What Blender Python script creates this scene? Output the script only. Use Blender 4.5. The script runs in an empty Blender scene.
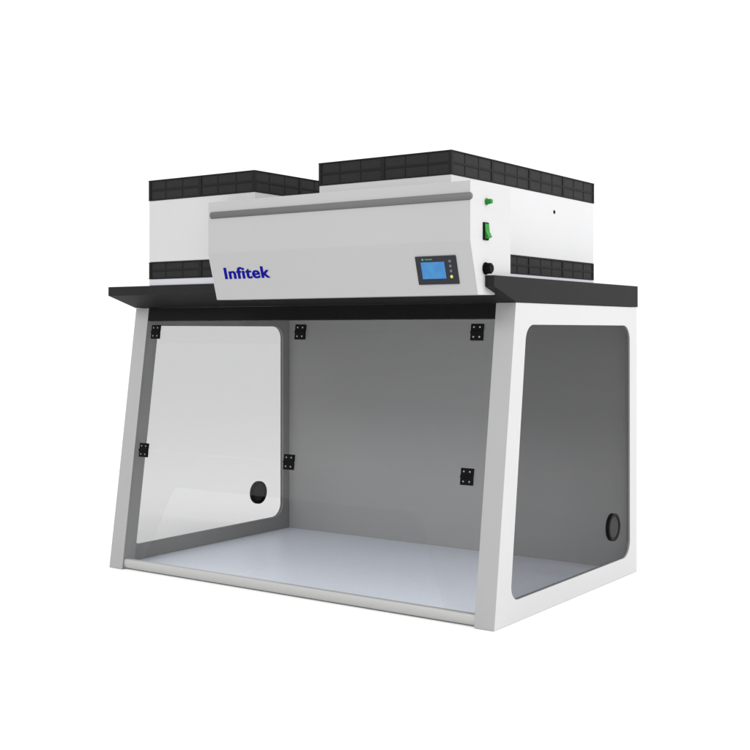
import bpy, bmesh, math, random
from mathutils import Vector, Matrix
random.seed(4)
SC = bpy.context.scene
COL = SC.collection
W, D, T = 1.693, 1.093, 0.1388          # cabinet width, depth, lean of the front per metre of height

# ------------------------------------------------------------------ materials
def mat(name, color, rough=0.5, spec=0.5, bump=0.0, bscale=400, vary=0.0, vscale=6, stretch=None, metallic=0, coat=0):
    m = bpy.data.materials.new(name); m.use_nodes = True
    nt = m.node_tree; b = nt.nodes['Principled BSDF']
    b.inputs['Base Color'].default_value = (*color, 1)
    b.inputs['Roughness'].default_value = rough
    b.inputs['Specular IOR Level'].default_value = spec
    b.inputs['Metallic'].default_value = metallic
    b.inputs['Coat Weight'].default_value = coat
    tc = nt.nodes.new('ShaderNodeTexCoord')
    if vary:
        n = nt.nodes.new('ShaderNodeTexNoise'); n.inputs['Scale'].default_value = vscale
        n.inputs['Detail'].default_value = 6
        if stretch:
            mp = nt.nodes.new('ShaderNodeMapping'); mp.inputs['Scale'].default_value = stretch
            nt.links.new(tc.outputs['Object'], mp.inputs['Vector']); nt.links.new(mp.outputs['Vector'], n.inputs['Vector'])
        else:
            nt.links.new(tc.outputs['Object'], n.inputs['Vector'])
        r = nt.nodes.new('ShaderNodeMapRange')
        r.inputs['From Min'].default_value = .25; r.inputs['From Max'].default_value = .75
        r.inputs['To Min'].default_value = 1 - vary; r.inputs['To Max'].default_value = 1 + vary
        nt.links.new(n.outputs['Fac'], r.inputs['Value'])
        mx = nt.nodes.new('ShaderNodeMix'); mx.data_type = 'RGBA'; mx.blend_type = 'MULTIPLY'
        mx.inputs['Factor'].default_value = 1
        mx.inputs['A'].default_value = (*color, 1)
        nt.links.new(r.outputs['Result'], mx.inputs['B'])
        nt.links.new(mx.outputs['Result'], b.inputs['Base Color'])
    if bump:
        n = nt.nodes.new('ShaderNodeTexNoise'); n.inputs['Scale'].default_value = bscale
        n.inputs['Detail'].default_value = 2
        nt.links.new(tc.outputs['Object'], n.inputs['Vector'])
        bp = nt.nodes.new('ShaderNodeBump'); bp.inputs['Strength'].default_value = bump
        bp.inputs['Distance'].default_value = .001
        nt.links.new(n.outputs['Fac'], bp.inputs['Height'])
        nt.links.new(bp.outputs['Normal'], b.inputs['Normal'])
    return m

def glass(name, tint, gloss):
    m = bpy.data.materials.new(name); m.use_nodes = True
    nt = m.node_tree; nt.nodes.clear()
    out = nt.nodes.new('ShaderNodeOutputMaterial')
    mix = nt.nodes.new('ShaderNodeMixShader'); mix.inputs[0].default_value = gloss
    tr = nt.nodes.new('ShaderNodeBsdfTransparent'); tr.inputs[0].default_value = (*tint, 1)
    gl = nt.nodes.new('ShaderNodeBsdfGlossy'); gl.inputs['Roughness'].default_value = .04
    nt.links.new(tr.outputs[0], mix.inputs[1]); nt.links.new(gl.outputs[0], mix.inputs[2])
    nt.links.new(mix.outputs[0], out.inputs['Surface'])
    return m

M = {}
M['white']   = mat('white_powder_coat', (.345, .345, .345), .45, .3, .10, 900, .015, 5)
M['grey']    = mat('pale_grey_powder_coat', (.295, .295, .297), .5, .3, .10, 900, .015, 4)
M['housing'] = mat('white_housing_paint', (.375, .375, .38), .5, .3, .08, 900, .015, 5)
M['base']    = mat('lavender_white_base_paint', (.35, .35, .385), .5, .3, .05, 900)
M['shelf']   = mat('anthracite_laminate', (.013, .013, .013), .6, .07, .2, 700, .06, 9)
M['fascia']  = mat('black_fascia', (.008, .008, .008), .7, .04, .1, 700, .05, 9)
M['black']   = mat('black_filter_plastic', (.006, .006, .007), .6, .12, .2, 500)
M['cell']    = mat('black_filter_cell', (.012, .012, .0125), .6, .12, .4, 260, .12, 40)
M['wall']    = mat('grey_back_liner', (.28, .28, .28), .6, .2, .1, 500, .015, 3, stretch=(.8, 1, 40))
M['post']    = mat('post_front_grey', (.265, .265, .267), .42, .35, .1, 900, .015, 5)
M['inner_shade']   = mat('white_coat_inner_shade', (.20, .20, .20), .6, .2, .1, 500, .02, 3)
M['floor']   = mat('blue_grey_worktop', (.56, .595, .665), .4, .35, .15, 500, .035, 60)
M['rail']    = mat('satin_rail', (.32, .32, .312), .35, .5, 0)
M['trim']    = mat('grey_trim', (.092, .092, .092), .5, .3, 0)
M['hinge']   = mat('black_hinge', (.002, .002, .002), .6, .06)
M['screw']   = mat('steel_screw', (.25, .25, .25), .35, .5, metallic=.8)
M['port']    = mat('dark_grey_port_plate', (.024, .024, .024), .6, .08)
M['ring']    = mat('black_rubber_ring', (.004, .004, .004), .6, .08)
M['bezel']   = mat('black_display_bezel', (.008, .009, .014), .45, .25)
M['green']   = mat('green_plastic', (.002, .15, .006), .4, .25)
M['blue']    = mat('navy_blue_print', (.0035, .003, .17), .6, .03)
M['ground']  = mat('white_ground', (.81, .81, .81), .8, .1, 0)
M['button']  = mat('grey_button', (.10, .10, .11), .5, .3)
M['mark']    = mat('green_mark', (.05, .25, .12), .5, .3)
M['pane']    = glass('clear_acrylic', (.97, .97, .97), .017)
M['window']  = glass('smoked_acrylic', (.745, .745, .747), .021)
# display that is lit from inside
m = bpy.data.materials.new('blue_lit_display'); m.use_nodes = True
nt = m.node_tree; b = nt.nodes['Principled BSDF']; b.inputs['Base Color'].default_value = (.01, .03, .06, 1)
tc = nt.nodes.new('ShaderNodeTexCoord'); n = nt.nodes.new('ShaderNodeTexNoise'); n.inputs['Scale'].default_value = 30
nt.links.new(tc.outputs['Object'], n.inputs['Vector'])
cr = nt.nodes.new('ShaderNodeValToRGB'); cr.color_ramp.elements[0].position = .3; cr.color_ramp.elements[1].position = .7
cr.color_ramp.elements[0].color = (.003, .15, .50, 1); cr.color_ramp.elements[1].color = (.008, .23, .50, 1)
nt.links.new(n.outputs['Fac'], cr.inputs['Fac']); nt.links.new(cr.outputs['Color'], b.inputs['Emission Color'])
b.inputs['Emission Strength'].default_value = .9; M['lcd'] = m
m = bpy.data.materials.new('yellow_lit_lamp'); m.use_nodes = True
b = m.node_tree.nodes['Principled BSDF']; b.inputs['Base Color'].default_value = (.3, .3, .05, 1)
b.inputs['Emission Color'].default_value = (.30, .32, .03, 1); b.inputs['Emission Strength'].default_value = .8; M['led'] = m

# ------------------------------------------------------------------ helpers
def link(name, me, mats, parent=None, bevel=0, seg=2, smooth=False):
    o = bpy.data.objects.new(name, me); COL.objects.link(o)
    for mm in (mats if isinstance(mats, (list, tuple)) else [mats]): me.materials.append(M[mm])
    if parent: o.parent = parent
    if smooth:
        for p in me.polygons: p.use_smooth = True
    if bevel:
        md = o.modifiers.new('bevel', 'BEVEL'); md.width = bevel; md.segments = seg
        md.limit_method = 'ANGLE'; md.angle_limit = math.radians(40); md.harden_normals = False
    return o

def tomesh(bm, name='mesh'):
    bmesh.ops.recalc_face_normals(bm, faces=bm.faces)
    me = bpy.data.meshes.new(name); bm.to_mesh(me); bm.free(); return me

def add_prism(bm, loops, fn, h0, h1, mi=0):
    """loops: outline then holes in 2-D; fn(u, v, h) -> 3-D; extruded from h0 to h1"""
    sides = []
    for h in (h0, h1):
        vs_all, es = [], []
        for lp in loops:
            vs = [bm.verts.new(fn(u, v, h)) for u, v in lp]
            vs_all.append(vs)
            for i in range(len(vs)): es.append(bm.edges.new((vs[i], vs[(i+1) % len(vs)])))
        if len(loops) == 1:
            f = bm.faces.new(vs_all[0]); f.material_index = mi
        else:
            r = bmesh.ops.triangle_fill(bm, use_beauty=True, use_dissolve=False, edges=es)
            for g in r['geom']:
                if isinstance(g, bmesh.types.BMFace): g.material_index = mi
        sides.append(vs_all)
    for a, b in zip(*sides):
        for i in range(len(a)):
            j = (i+1) % len(a)
            f = bm.faces.new((a[i], a[j], b[j], b[i])); f.material_index = mi

def add_box(bm, a, b, mi=0):
    add_prism(bm, [[(a[0], a[1]), (b[0], a[1]), (b[0], b[1]), (a[0], b[1])]], lambda u, v, h: (u, v, h), a[2], b[2], mi)

def add_cyl(bm, c, axis, r0, r1, h, seg=32, mi=0):
    axis = Vector(axis).normalized(); q = Vector((0, 0, 1)).rotation_difference(axis)
    c = Vector(c)
    A = [bm.verts.new(c + q @ Vector((r0*math.cos(2*math.pi*i/seg), r0*math.sin(2*math.pi*i/seg), 0))) for i in range(seg)]
    B = [bm.verts.new(c + q @ Vector((r1*math.cos(2*math.pi*i/seg), r1*math.sin(2*math.pi*i/seg), h))) for i in range(seg)]
    for L in (A, B): bm.faces.new(L).material_index = mi
    for i in range(seg):
        bm.faces.new((A[i], A[(i+1) % seg], B[(i+1) % seg], B[i])).material_index = mi

def rounded(pts, rads, seg=10):
    """polygon with rounded corners"""
    out = []; n = len(pts)
    for i, p in enumerate(pts):
        p = Vector(p); a = Vector(pts[i-1]); b = Vector(pts[(i+1) % n]); r = rads[i]
        if r <= 0: out.append(tuple(p)); continue
        d1 = (a-p).normalized(); d2 = (b-p).normalized(); ang = d1.angle(d2)
        l = r/math.tan(ang/2); p1 = p+d1*l; p2 = p+d2*l
        c = p+(d1+d2).normalized()*(r/math.sin(ang/2))
        v1 = p1-c; v2 = p2-c; tot = v1.angle_signed(v2)
        for k in range(seg+1):
            t = -tot*k/seg
            out.append((c.x+v1.x*math.cos(t)-v1.y*math.sin(t), c.y+v1.x*math.sin(t)+v1.y*math.cos(t)))
    return out

def union(me_a, me_b):
    a = bpy.data.objects.new('tmp', me_a); b = bpy.data.objects.new('tmp', me_b)
    COL.objects.link(a); COL.objects.link(b)
    md = a.modifiers.new('u', 'BOOLEAN'); md.operation = 'UNION'; md.object = b; md.solver = 'EXACT'
    dg = bpy.context.evaluated_depsgraph_get()
    me = bpy.data.meshes.new_from_object(a.evaluated_get(dg), depsgraph=dg)
    bpy.data.objects.remove(a); bpy.data.objects.remove(b)
    return me

YZ = lambda u, v, h: (h, u, v)                       # outline in y,z; extruded along x
_n = Vector((0, -1, T)).normalized()
def SL(u, v, h):                                      # outline in x,z on the leaning front; h = distance out of it
    return Vector((u, T*v, v)) + _n*h

# ------------------------------------------------------------------ the thing
hood = bpy.data.objects.new('fume_hood', None); COL.objects.link(hood)
hood.empty_display_size = .2
hood['label'] = 'white ductless fume cupboard with leaning clear front, black filter packs and small blue screen'
hood['category'] = 'fume hood'

Z0, Z1 = .001, .999
TH = .016
win = rounded([(.092+T*.070, .070), (1.026, .070), (1.026, .930), (.092+T*.93-.012, .930)], [.045, .06, .055, .055], 12)
win = [(u, v) for u, v in win]
def side_panel(x0, sgn, label):
    xo = x0                                           # outer face
    bm = bmesh.new()
    outer = [(T*Z0, Z0), (D, Z0), (D, Z1), (T*Z1, Z1)]
    add_prism(bm, [outer, win], YZ, xo, xo+sgn*TH)
    a = tomesh(bm)
    bm = bmesh.new()
    post = [(T*Z0, Z0), (T*Z0+.062, Z0), (T*Z1+.062, Z1), (T*Z1, Z1)]
    add_prism(bm, [post], YZ, xo+sgn*(TH-.006), xo+sgn*.071)
    b = tomesh(bm)
    me = union(a, b)
    me.materials.clear()
    for p in me.polygons:                             # shade inside the white panel painted as darker grey, opening edge too
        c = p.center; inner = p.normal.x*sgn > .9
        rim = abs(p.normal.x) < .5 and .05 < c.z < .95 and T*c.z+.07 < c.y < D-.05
        p.material_index = 1 if (inner or rim) else 2 if p.normal.y < -.9 else 0   # darker grey on the front-facing faces
    o = link('side_panel', me, ['white', 'inner_shade', 'post'], hood, .0016)
    o['label'] = label
    # the window in it: one sheet let into the opening, lying just behind the outer face
    bm = bmesh.new()
    def ex(f):
        c = (.58, .5); return [(c[0]+(u-c[0])*f, c[1]+(v-c[1])*f) for u, v in win]
    port_c, port_r = ((.884, .196) if sgn < 0 else (.868, .192)), .047
    hole = [(port_c[0]+port_r*math.cos(2*math.pi*i/40), port_c[1]+port_r*math.sin(2*math.pi*i/40)) for i in range(40)]
    add_prism(bm, [ex(.9995), hole], YZ, xo+sgn*.006, xo+sgn*.010)
    w = link('side_window', tomesh(bm), 'window', o)
    # cable port: short dark sleeve closed by a plate
    bm = bmesh.new()
    k = lambda r: [(port_c[0]+r*math.cos(2*math.pi*i/40), port_c[1]+r*math.sin(2*math.pi*i/40)) for i in range(40)]
    add_prism(bm, [k(port_r+.003), k(port_r-.007)], YZ, xo-sgn*.002, xo+sgn*.012)
    link('port_ring', tomesh(bm), 'ring', o)
    bm = bmesh.new(); add_prism(bm, [k(port_r-.0072)], YZ, xo+sgn*.0005, xo+sgn*.005)
    link('port_plate', tomesh(bm), 'port', o, .001)
    return o
side_panel(W, -1, 'side panel with window facing the viewer on the right')
side_panel(0, 1, 'far side panel with window, seen from inside')

# back, floor, rail
bm = bmesh.new(); add_box(bm, (TH+.001, 1.068, Z0+.001), (W-TH-.001, D-.003, Z1-.001)); link('back_panel', tomesh(bm), 'wall', hood, .001)
bm = bmesh.new(); add_box(bm, (TH+.001, .030, .0015), (W-TH-.001, 1.067, .011)); link('work_surface', tomesh(bm), 'floor', hood, .0015)
bm = bmesh.new()
prof = []
for i in range(13):
    a = math.radians(-90 - 180*i/12)                  # rounded nose
    prof.append((.018+.0085*math.cos(a), .0215+.0175*math.sin(a)))
prof = [(.030, .004)] + prof + [(.031, .039)]
add_prism(bm, [prof], YZ, .0715, W-.0715); link('front_rail', tomesh(bm), 'rail', hood, smooth=False)

# black fascia under the shelf
bm = bmesh.new()
add_prism(bm, [[(.0715, .950), (W-.0715, .950), (W-.0715, .9985), (.0715, .9985)]], SL, -.020, -.001)
link('header_bar', tomesh(bm), 'fascia', hood, .001)

# shelf with a thin nose and a chamfered underside
bm = bmesh.new()
add_prism(bm, [[(-.004, 1.0790), (-.004, 1.0450), (.137, 1.000), (1.096, 1.000), (1.096, 1.0790)]], YZ, -.003, W+.003)
link('top_shelf', tomesh(bm), 'shelf', hood, .0015)

# front sash: fixed strip, upper leaf, lower leaf with the arm opening
XL, XR = .073, W-.073
bm = bmesh.new(); add_prism(bm, [[(XL, .907), (XR, .907), (XR, .949), (XL, .949)]], SL, -.008, -.004); link('fixed_pane', tomesh(bm), 'pane', hood)
bm = bmesh.new(); add_prism(bm, [[(XL, .454), (XR, .454), (XR, .9055), (XL, .9055)]], SL, -.008, -.004); link('upper_sash', tomesh(bm), 'pane', hood)
arch = rounded([(1.512, .041), (1.392, .327), (.294, .327), (.174, .041)][::-1], [0, .045, .045, 0], 10)
low = [(XL, .041)] + arch + [(XR, .041), (XR, .4525), (XL, .4525)]
bm = bmesh.new(); add_prism(bm, [low], SL, -.008, -.004); link('lower_sash', tomesh(bm), 'pane', hood)

# hinges: two leaves, a barrel, four screws
def hinge(x, z):
    bm = bmesh.new(); w = .0225; h = .0265
    for s in (-1, 1):
        add_prism(bm, [rounded([(x-w, z+s*.004), (x+w, z+s*.004), (x+w, z+s*h), (x-w, z+s*h)][::s], [0.001]*4, 2)], SL, -.0042, .0022)
    c = SL(x-w, z, .001); add_cyl(bm, c, (1, 0, 0), .0048, .0048, 2*w, 16)
    o = link('hinge', tomesh(bm), 'hinge', hood)
    for sx in (-1, 1):
        for sz in (-1, 1):
            bm = bmesh.new(); add_cyl(bm, SL(x+sx*.011, z+sz*.0155, .0015), _n,   .0031, .0026, .0016, 16)
            link('screw', tomesh(bm), 'screw', o)
for x in (.122, .840, 1.560):
    hinge(x, .9065); hinge(x, .4533)

# ---- filter boxes on the shelf
def cassette(name, x0, x1, y0, y1, z0, z1, rows, parent, nx, ny):
    """dark cassette ring: core, projecting ribs, slightly lighter recessed cells"""
    bm = bmesh.new(); e = .0035
    add_box(bm, (x0+e, y0+e, z0+.002), (x1-e, y1-e, z1-.003), 1)
    zs = [z0+(z1-z0)*i/rows for i in range(rows+1)]
    hw = .0035
    def bar_z(z, a=.0):                               # horizontal frame all round
        lo = max(z-hw, z0); hi = min(z+hw, z1)
        add_prism(bm, [[(x0+a, y0+a), (x1-a, y0+a), (x1-a, y1-a), (x0+a, y1-a)],
                       [(x0+.012, y0+.012), (x1-.012, y0+.012), (x1-.012, y1-.012), (x0+.012, y1-.012)]],
                  lambda u, v, h: (u, v, h), lo, hi, 0)
    for i, z in enumerate(zs): bar_z(z, 0 if i in (0, rows) else .0015)
    def vert(face, c, w, d):
        if face in ('f', 'b'):
            ya, yb = (y0+d, y0+.010) if face == 'f' else (y1-.010, y1-d)
            add_box(bm, (c-w, ya, z0+.0008), (c+w, yb, z1-.0008), 0)
        else:
            xa, xb = (x0+d, x0+.010) if face == 'l' else (x1-.010, x1-d)
            add_box(bm, (xa, c-w, z0+.0008), (xb, c+w, z1-.0008), 0)
    for f, a, b_, n in (('f', x0, x1, nx), ('b', x0, x1, nx), ('l', y0, y1, ny), ('r', y0, y1, ny)):
        for i in range(n+1):
            c = a+(b_-a)*i/n; c = min(max(c, a+.0065), b_-.0065)
            vert(f, c, .0075 if 0 < i < n else .006, .0008)
            if i < n:
                for q in (.33, .66):
                    vert(f, a+(b_-a)*(i+q)/n, .0012, .0022)
    o = link(name, tomesh(bm), ['black', 'cell'], parent)
    # open grille top
    return o

def filter_box(x0, x1, y0, y1, label):
    bm = bmesh.new()
    add_box(bm, (x0, y0, 1.1672), (x1, y1, 1.3965))
    body = link('filter_housing', tomesh(bm), 'housing', hood, .002)
    body['label'] = label
    cassette('top_filter', x0-.002, x1+.002, y0-.002, y1+.002, 1.3972, 1.4730, 2, body, 2, 4)
    cassette('lower_filter', x0-.001, x1+.001, y0-.001, y1+.001, 1.1037, 1.1665, 2, body, 2, 4)
    bm = bmesh.new(); add_box(bm, (x0, y0, 1.0795), (x1, y1, 1.1030)); link('housing_base', tomesh(bm), 'base', body, .0015)
    return body
filter_box(.215, .735, .001, 1.03, 'left filter box, farther from the viewer')
r = filter_box(1.022, 1.541, .001, 1.040, 'right filter box, nearer to the viewer')
bm = bmesh.new(); add_cyl(bm, (1.5405, .706, 1.337), (1, 0, 0), .0075, .006, .0025, 20); link('hole_disc', tomesh(bm), 'hinge', r)  # dark disc standing in for an open hole in the housing

# ---- control head: tall front, creased so that its lower face leans back
HX0, HX1 = .602, 1.664
CR = 1.181
side = [(-.092, 1.3595), (-.092, CR), (-.046, 1.019), (.056, 1.021), (.056, 1.06), (.156, 1.060), (.156, 1.3595)]
bm = bmesh.new(); add_prism(bm, [side], YZ, HX0+.003, HX1-.003)
head = link('control_head', tomesh(bm), 'grey', hood, .0015)
for xa, xb, nm in ((HX1-.003, HX1, 'right'), (HX0, HX0+.003, 'left')):
    bm = bmesh.new()
    s2 = [(-.0915, 1.3590), (-.0915, CR), (-.0455, 1.0195), (.0555, 1.0215), (.0555, 1.0605), (.1555, 1.0605), (.1555, 1.3590)]
    add_prism(bm, [s2], YZ, xa, xb); link('end_plate', tomesh(bm), 'white', head)

# half-round trim along the top of the head
bm = bmesh.new()
seg = 14; xs = [HX0+.006]+[HX0+.006+.006*k/4 for k in range(1, 5)]
zc, rr = 1.3125, .0118
def ring(x, f):
    return [bm.verts.new((x, -.0915-rr*.75*f*math.sin(math.pi*i/seg), zc+rr*f*math.cos(math.pi*i/seg))) for i in range(seg+1)]
stations = []
n = 8
stations.append((HX0+.016, 1))
for k in range(n+1):
    a = math.pi/2*k/n; stations.append((HX1+.001+rr*math.sin(a)-.004, max(math.cos(a), .04)))
rs = [ring(x, f) for x, f in stations]
for a, b in zip(rs, rs[1:]):
    for i in range(seg): bm.faces.new((a[i], a[i+1], b[i+1], b[i]))
    bm.faces.new((a[0], b[0], b[seg], a[seg]))
bm.faces.new(rs[0]); bm.faces.new(rs[-1])
link('trim_bar', tomesh(bm), 'trim', head, smooth=True)

# leaning lower face of the head: local frame
_k = (.092-.046)/(CR-1.019)
nl = Vector((0, -1, -_k)).normalized()
def LF(x, z, h): return Vector((x, -.092+_k*(CR-z), z)) + nl*h
disp_pts = [(1.460, 1.139), (1.606, 1.139), (1.606, 1.0535), (1.460, 1.0535)]
bm = bmesh.new(); add_prism(bm, [rounded(disp_pts, [.002]*4, 3)], LF, -.002, .0035)
disp = link('display_panel', tomesh(bm), 'bezel', head, .0008)
bm = bmesh.new(); add_prism(bm, [[(1.479, 1.1215), (1.564, 1.1215), (1.564, 1.071), (1.479, 1.071)]], LF, .0036, .0042)
link('screen', tomesh(bm), 'lcd', disp)
for z in (1.1225, 1.1080, 1.0930):
    bm = bmesh.new(); add_cyl(bm, LF(1.584, z, .0034), nl, .0045, .004, .0012, 18); link('button', tomesh(bm), 'button', disp)
bm = bmesh.new(); add_cyl(bm, LF(1.583, 1.0760, .0034), nl, .0052, .0045, .0014, 18); link('status_lamp', tomesh(bm), 'led', disp)
bm = bmesh.new(); add_cyl(bm, LF(1.487, 1.1295, .0034), nl, .0036, .003, .0008, 14)
for i in range(6):
    x = 1.496+i*.0045
    add_prism(bm, [[(x, 1.1280), (x+.003, 1.1280), (x+.003, 1.1310), (x, 1.1310)]], LF, .0034, .0040)
link('emblem', tomesh(bm), 'mark', disp)

# maker's lettering
cu = bpy.data.curves.new('t', 'FONT'); cu.body = 'Infitek'; cu.size = 1; cu.offset = .018; cu.extrude = 0
cu.space_character = 1.07
to = bpy.data.objects.new('t', cu); COL.objects.link(to)
dg = bpy.context.evaluated_depsgraph_get()
tm = bpy.data.meshes.new_from_object(to.evaluated_get(dg), depsgraph=dg)
bpy.data.objects.remove(to)
xs = [v.co.x for v in tm.vertices]; ys = [v.co.y for v in tm.vertices]
lx0, lx1, lz0, lz1 = .662, .866, 1.090, 1.1300
x_min, x_max, y_min, y_max = min(xs), max(xs), min(ys), max(ys)
bm = bmesh.new()
for k, dx in enumerate((-.0016, 0, .0016)):           # heavy strokes: the letters widened sideways
    q0 = len(bm.verts); bm.from_mesh(tm); bm.verts.ensure_lookup_table()
    for v in bm.verts[q0:]:
        u = (v.co.x-x_min)/(x_max-x_min); q = (v.co.y-y_min)/(y_max-y_min)
        v.co = LF(lx0+u*(lx1-lx0)+dx, lz0+q*(lz1-lz0), .0005+.0002*k)
bm.to_mesh(tm); bm.free()
link('logo', tm, 'blue', head)

# controls on the right end of the head
bm = bmesh.new()
add_cyl(bm, (HX1-.0005, .004, 1.304), (1, 0, 0), .0105, .0105, .004, 28)
add_cyl(bm, (HX1+.0035, .004, 1.304), (1, 0, 0), .0085, .0070, .016, 28)
link('indicator_lamp', tomesh(bm), 'green', head, .001)
bm = bmesh.new(); add_box(bm, (HX1-.0005, -.018, 1.186), (HX1+.005, .012, 1.240))
sw = link('power_switch', tomesh(bm), 'hinge', head, .0012)
bm = bmesh.new()
add_prism(bm, [[(HX1+.003, 1.190), (HX1+.017, 1.196), (HX1+.008, 1.213), (HX1+.006, 1.236), (HX1+.003, 1.236)]],
          lambda u, v, h: (u, h, v), -.0125, .0115)
link('rocker', tomesh(bm), 'green', sw, .001)
bm = bmesh.new()
add_cyl(bm, (HX1-.0005, -.002, 1.100), (1, 0, 0), .019, .019, .004, 30)
for i in range(10):
    a = 2*math.pi*i/10
    add_box(bm, (HX1+.003, -.002+.0145*math.cos(a)-.0025, 1.100+.0145*math.sin(a)-.0025),
                (HX1+.0195, -.002+.0145*math.cos(a)+.0025, 1.100+.0145*math.sin(a)+.0025))
add_cyl(bm, (HX1+.0035, -.002, 1.100), (1, 0, 0), .0150, .0135, .019, 30)
link('knob', tomesh(bm), 'hinge', head, .0008)

# ------------------------------------------------------------------ ground
bm = bmesh.new(); s = 60
bm.faces.new([bm.verts.new(p) for p in ((-s, -s, 0), (s, -s, 0), (s, s, 0), (-s, s, 0))])
g = link('ground', tomesh(bm), 'ground'); g['kind'] = 'structure'; g['label'] = 'plain white studio floor'

# ------------------------------------------------------------------ light
w = bpy.data.worlds.new('World'); SC.world = w; w.use_nodes = True
nt = w.node_tree; bg = nt.nodes['Background']
tc = nt.nodes.new('ShaderNodeTexCoord'); sp = nt.nodes.new('ShaderNodeSeparateXYZ')
nt.links.new(tc.outputs['Generated'], sp.inputs[0])
mr = nt.nodes.new('ShaderNodeMapRange'); mr.interpolation_type = 'SMOOTHSTEP'
mr.inputs['From Min'].default_value = .10; mr.inputs['From Max'].default_value = .9
mr.inputs['To Min'].default_value = 1.16; mr.inputs['To Max'].default_value = 1.6
nt.links.new(sp.outputs['Z'], mr.inputs['Value'])
bg.inputs['Color'].default_value = (1, 1, 1, 1)
nt.links.new(mr.outputs['Result'], bg.inputs['Strength'])

def area(loc, target, sx, sy, power):
    l = bpy.data.lights.new('softbox', 'AREA'); l.shape = 'RECTANGLE'; l.size = sx; l.size_y = sy; l.energy = power
    o = bpy.data.objects.new('softbox', l); COL.objects.link(o); o.location = loc
    o.rotation_euler = (Vector(target)-Vector(loc)).to_track_quat('-Z', 'Y').to_euler()
area((6.5, 1.2, 3.2), (1.2, .5, .8), 3, 3, 315)
area((.9, -4.5, 3.4), (.9, .4, .4), 4, 1.2, 125)  # unseen front light, added to lift the fronts and the lower back wall

# ------------------------------------------------------------------ camera
c = bpy.data.cameras.new('camera'); co = bpy.data.objects.new('camera', c); COL.objects.link(co)
co.location = (3.46098, -3.13196, .91028)
co.rotation_euler = (math.radians(90.2365), 0, math.radians(35.198))
c.sensor_width = 36; c.lens = 36*1182.2/750; c.shift_y = -49/750; c.clip_end = 500; c.clip_start = .05
SC.camera = co
SC.view_settings.view_transform = 'Standard'; SC.view_settings.look = 'None'
SC.view_settings.exposure = 0; SC.view_settings.gamma = 1
SC.cycles.transparent_max_bounces = 24
SC.cycles.max_bounces = 10; SC.cycles.diffuse_bounces = 6
